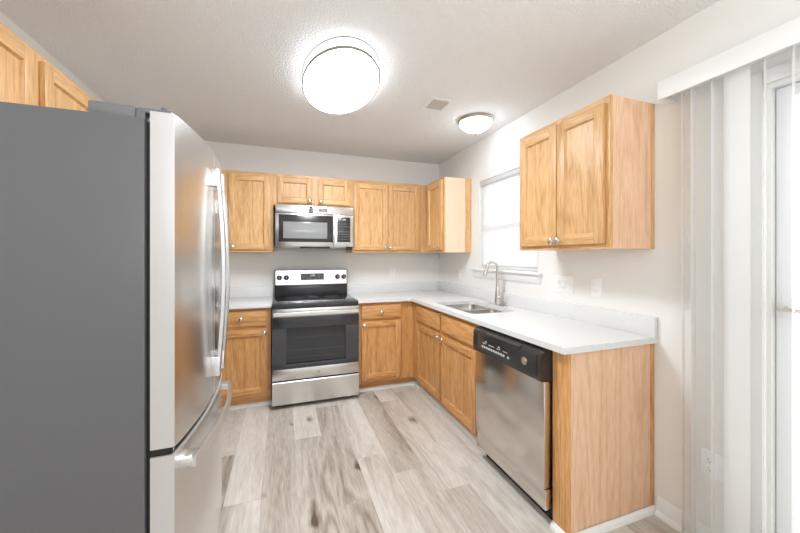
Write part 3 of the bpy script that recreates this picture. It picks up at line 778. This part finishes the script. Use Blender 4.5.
# ------------------------------------------------------------------ microwave
MX0, MX1, MY, MZ0, MZ1 = -1.913, -1.168, -.41, 1.424, 1.828
mw = thing('microwave', (-1.54, -.2, MZ0), 'stainless over-the-range microwave on the back wall', 'microwave')
MB().box(MX0, MX1, -.385, -.004, MZ0 + .008, MZ1 + .004, bev=.003).build('case', 'blackm', mw)
MB().box(MX0, MX1, MY + .002, -.386, 1.752, MZ1, bev=.003).build('top_trim', 'steel', mw)
dd = MB().box(MX0, -1.372, MY, -.386, MZ0 + .006, 1.750, bev=.003)
dd = dd.build('door', 'steel', mw)
MB().box(-1.882, -1.374, MY - .0025, MY + .001, 1.474, 1.735, bev=.001).build('window_frame', 'panel', dd)
MB().box(-1.842, -1.430, MY - .0035, MY - .001, 1.508, 1.668, bev=.001).build('window', 'mwwin', dd)
MB().tube([(-1.352, MY - .028, 1.46), (-1.352, MY - .033, 1.50), (-1.352, MY - .033, 1.71), (-1.352, MY - .028, 1.745)], .01, sec=(.020, .014), up=(0, 1, 0)).box(-1.361, -1.343, MY - .034, MY, 1.450, 1.472, bev=.002).box(-1.361, -1.343, MY - .034, MY, 1.728, 1.748, bev=.002).build('handle', 'steelL', mw)
MB().box(-1.370, MX1, MY + .002, -.386, MZ0 + .006, 1.750, bev=.003).build('control_frame', 'steel', mw)
pn = MB().box(-1.330, -1.200, MY - .0015, MY + .003, 1.478, 1.727, bev=.001).build('control_panel', 'panel', mw)
text_obj('clock', '12:00', .020, 'lcd', pn, (-1.265, MY - .002, 1.703), 'Y-')
m = MB()
for j in range(7):
    for i in range(4 if j < 6 else 3):
        if j == 4: continue
        x = -1.310 + i * .030; z = 1.505 + j * .026
        m.box(x - .010, x + .010, MY - .0022, MY - .001, z - .005, z + .005)
m.build('button', 'btnd', pn)
MB().box(-1.605, -1.567, MY - .0004, MY + .004, 1.757, 1.824).build('label', 'panel', mw)
st = MB().box(-1.509, -1.430, MY - .0004, MY + .004, 1.773, 1.809).build('label', 'panel', mw)
m = MB()
for i in range(5): m.box(-1.503, -1.436, MY - .001, MY, 1.778 + i * .006, 1.7805 + i * .006)
m.build('label_text', 'btn', st)
m = MB()
for i in range(3): m.box(-1.600, -1.572, MY - .001, MY, 1.768 + i * .016, 1.7705 + i * .016)
m.build('label_text', 'btn', mw)
MB().box(-1.684, -1.402, MY + .012, -.30, MZ0 - .010, MZ0 + .008, bev=.002).build('vent_grille', 'blackm', mw)
MB().box(MX0 + .02, -1.70, -.36, -.06, MZ0 - .002, MZ0 + .008, bev=.001).box(-1.39, MX1 - .06, -.36, -.06, MZ0 - .002, MZ0 + .008, bev=.001).build('grease_filter', 'nickel', mw)
MB().box(-1.225, -1.172, -.375, -.32, MZ0 - .028, MZ0 + .008, bev=.002).build('corner_bracket', 'blackm', mw)

# ------------------------------------------------------------------ dishwasher
DWa, DWb = -2.455, -1.838
dw = thing('dishwasher', (-.32, -2.15, 0), 'stainless dishwasher with black control panel beside the end panel', 'dishwasher')
MB().box(-.575, -.03, DWa + .006, DWb - .004, .09, .868).build('tub', 'dark', dw)
MB().box(-.560, -.10, DWa + .02, DWb - .02, .0, .09).build('toe_recess', 'dark', dw)
MB().box(-.632, -.576, DWa + .003, DWb, .186, .716, bev=.004).build('door', 'steelY', dw)
MB().box(-.622, -.576, DWa + .003, DWb, .078, .180, bev=.003).build('lower_panel', 'steelY', dw)
cp = MB().prism([(-.576, .718), (-.648, .718), (-.652, .735), (-.650, .835), (-.640, .858), (-.625, .868), (-.576, .868)], 'Y', DWa, DWb, bev=.002).build('control_panel', 'panel', dw)
MB().box(-.655, -.649, DWa + .03, DWb - .06, .742, .846, bev=.003).build('fascia', 'black', cp)
m = MB()
for i in range(10): m.box(-.6565, -.654, -1.955 - i * .0235 - .008, -1.955 - i * .0235 + .008, .762, .775)
m.box(-.6565, -.654, -2.215, -2.200, .762, .775).build('button', 'btn', cp)
m = MB()
for a0, a1 in ((-1.99, -1.955), (-2.02, -2.075), (-2.10, -2.135), (-2.16, -2.20)): m.box(-.6560, -.654, a0, a1, .790, .794)
for a0, a1 in ((-2.0, -1.985), (-2.13, -2.115)): m.box(-.6560, -.654, a0, a1, .800, .808)
m.build('legend', 'btn', cp)
MB().cyl((-.654, -2.345, .793), (-.664, -2.345, .793), .021, bev=.002).cyl((-.664, -2.345, .793), (-.670, -2.345, .793), .012, bev=.002).build('dial', 'knob', cp)
MB().prism([(-.638, .862), (-.655, .852), (-.655, .846), (-.638, .856)], 'Y', -2.30, -1.98, bev=.001).build('handle', 'blackm', cp)

# ------------------------------------------------------------------ outlets and switches
def outlet(name, facing, plane, u, z, label, group, gangs=('outlet',), cat='outlet'):
    f = mapper(facing, plane); wd = .072 + .046 * (len(gangs) - 1)
    t = thing(name, f(u, 0, z - .058), label, cat, group)
    mb = MB(); fbox(mb, facing, plane, u - wd / 2, u + wd / 2, 0.0004, .006, z - .058, z + .058, 0, .002); mb.build('cover_plate', 'plate', t)
    for i, kd in enumerate(gangs):
        uc = u + (i - (len(gangs) - 1) / 2) * .046
        if kd == 'outlet':
            for s in (-1, 1):
                mb = MB(); fbox(mb, facing, plane, uc - .0165, uc + .0165, .006, .0085, z + s * .0195 - .014, z + s * .0195 + .014, 0, .002); so = mb.build('socket', 'plate', t)
                mb = MB()
                for q in (-.0065, .0065): fbox(mb, facing, plane, uc + q - .001, uc + q + .001, .0082, .0088, z + s * .0195 - .003, z + s * .0195 + .006)
                fbox(mb, facing, plane, uc - .002, uc + .002, .0082, .0088, z + s * .0195 - .010, z + s * .0195 - .006); mb.build('slot', 'slot', so)
        else:
            mb = MB(); fbox(mb, facing, plane, uc - .0165, uc + .0165, .006, .0085, z - .033, z + .033, 0, .001); sw = mb.build('rocker', 'plate', t)
            mb = MB(); fbox(mb, facing, plane, uc - .014, uc + .014, .0085, .0115, z - .001, z + .030, 0, .001); mb.build('paddle', 'plate', sw)
outlet('wall_outlet', 'Y-', 0, -.613, 1.140, 'white wall outlet on back wall below the two-door cabinet', 'wall outlets')
outlet('wall_outlet', 'X-', 0, -.514, 1.141, 'white outlet on right wall between room corner and window', 'wall outlets')
outlet('light_switch', 'X-', 0, -1.96, 1.141, 'white double switch plate right of the kitchen window', None, ('switch', 'outlet', 'switch'), 'switch')
outlet('wall_outlet', 'X-', 0, -2.215, 1.141, 'white single outlet above the counter right of the switch plate', 'wall outlets')
outlet('wall_outlet', 'X-', 0, -2.825, .388, 'low white outlet plate on wall behind the vertical blind', 'wall outlets', ('switch', 'outlet'))

# ------------------------------------------------------------------ ceiling fixtures
LX, LY, A, B = -1.499, -1.636, .232, .416
cl = thing('ceiling_light', (LX, LY, H), 'large oval drum ceiling light with two nickel rings', 'ceiling light', 'ceiling lights')
# origin at the ceiling
mb = MB().lathe([(0, H - .0005), (.60, H - .0005), (.60, H - .016), (0, H - .016)], (LX, LY, 0), seg=64, sx=A, sy=B); mb.build('ceiling_pan', 'white', cl)
mb = MB().lathe([(0, H - .017), (.93, H - .017), (.965, H - .030), (.965, H - .056), (.93, H - .064), (.6, H - .067), (0, H - .068)], (LX, LY, 0), seg=72, sx=A, sy=B)
mb.bm.normal_update()
for f_ in mb.bm.faces: f_.material_index = 0 if f_.normal.z < -.5 else 1
mb.build('diffuser', ['shade', 'shades'], cl)
def ring(z, h, out=1.0):
    b = bmesh.new(); n = 72; L = []
    for (k, zz) in ((.975, z), (.975, z + h), (out, z + h), (out, z)):
        L.append([b.verts.new((LX + A * k * math.cos(2 * PI * i / n), LY + B * (1 - (1 - k) * A / B) * math.sin(2 * PI * i / n), zz)) for i in range(n)])
    for a, c in zip(L, L[1:] + L[:1]):
        for i in range(n): b.faces.new((a[i], a[(i + 1) % n], c[(i + 1) % n], c[i]))
    bmesh.ops.recalc_face_normals(b, faces=b.faces[:]); m = MB(); m._merge(b, 0); return m
ring(H - .070, .015, 1.008).build('lower_ring', 'ringm', cl); ring(H - .014, .008, 1.008).build('upper_ring', 'ringm', cl)
for a in (60, 180, 300, 0, 240, 120):
    a = math.radians(a); x, y = LX + A * .988 * math.cos(a), LY + B * .992 * math.sin(a)
    MB().cyl((x, y, H - .060), (x, y, H - .012), .0022, seg=8).build('post', 'nickel', cl)
sx_, sy_ = -.315, -1.335
c2 = thing('ceiling_light', (sx_, sy_, H), 'small round frosted glass ceiling light near the window', 'ceiling light', 'ceiling lights')
MB().lathe([(0, H - .0005), (.143, H - .0005), (.148, H - .008), (.143, H - .013), (.145, H - .020), (.138, H - .026), (.132, H - .025), (0, H - .024)], (sx_, sy_, 0), seg=48).build('rim', 'nickel', c2)
MB().lathe([(.131, H - .024), (.128, H - .040), (.112, H - .062), (.084, H - .083), (.046, H - .096), (0, H - .100)], (sx_, sy_, 0), seg=48).build('glass_bowl', 'glassl', c2)
MB().lathe([(0, H - .098), (.012, H - .100), (.012, H - .107), (.006, H - .111), (.009, H - .117), (.004, H - .125), (0, H - .126)], (sx_, sy_, 0), seg=20).build('finial', 'nickel', c2)
vt = thing('ceiling_vent', (-.743, -1.49, H), 'small square air vent in the ceiling between the two lights', 'vent')
vx0, vx1, vy0, vy1 = -.810, -.680, -1.560, -1.413
m = MB(); k = .028
m.box(vx0 - k, vx1 + k, vy0 - k, vy0, H - .006, H - .0003).box(vx0 - k, vx1 + k, vy1, vy1 + k, H - .006, H - .0003).box(vx0 - k, vx0, vy0, vy1, H - .006, H - .0003).box(vx1, vx1 + k, vy0, vy1, H - .006, H - .0003)
m.build('frame', 'white', vt)
MB().box(vx0, vx1, vy0, vy1, H - .0012, H - .0003).build('backing', 'ventd', vt)
for i in range(9):
    y = vy0 + .010 + i * .0158
    MB().prism([(y - .005, H - .0015), (y + .004, H - .006), (y + .005, H - .0055), (y - .004, H - .0013)], 'X', vx0 + .002, vx1 - .002).build('louvre', 'vent', vt)

for o in bpy.data.objects:
    if '_o' in o: del o['_o']
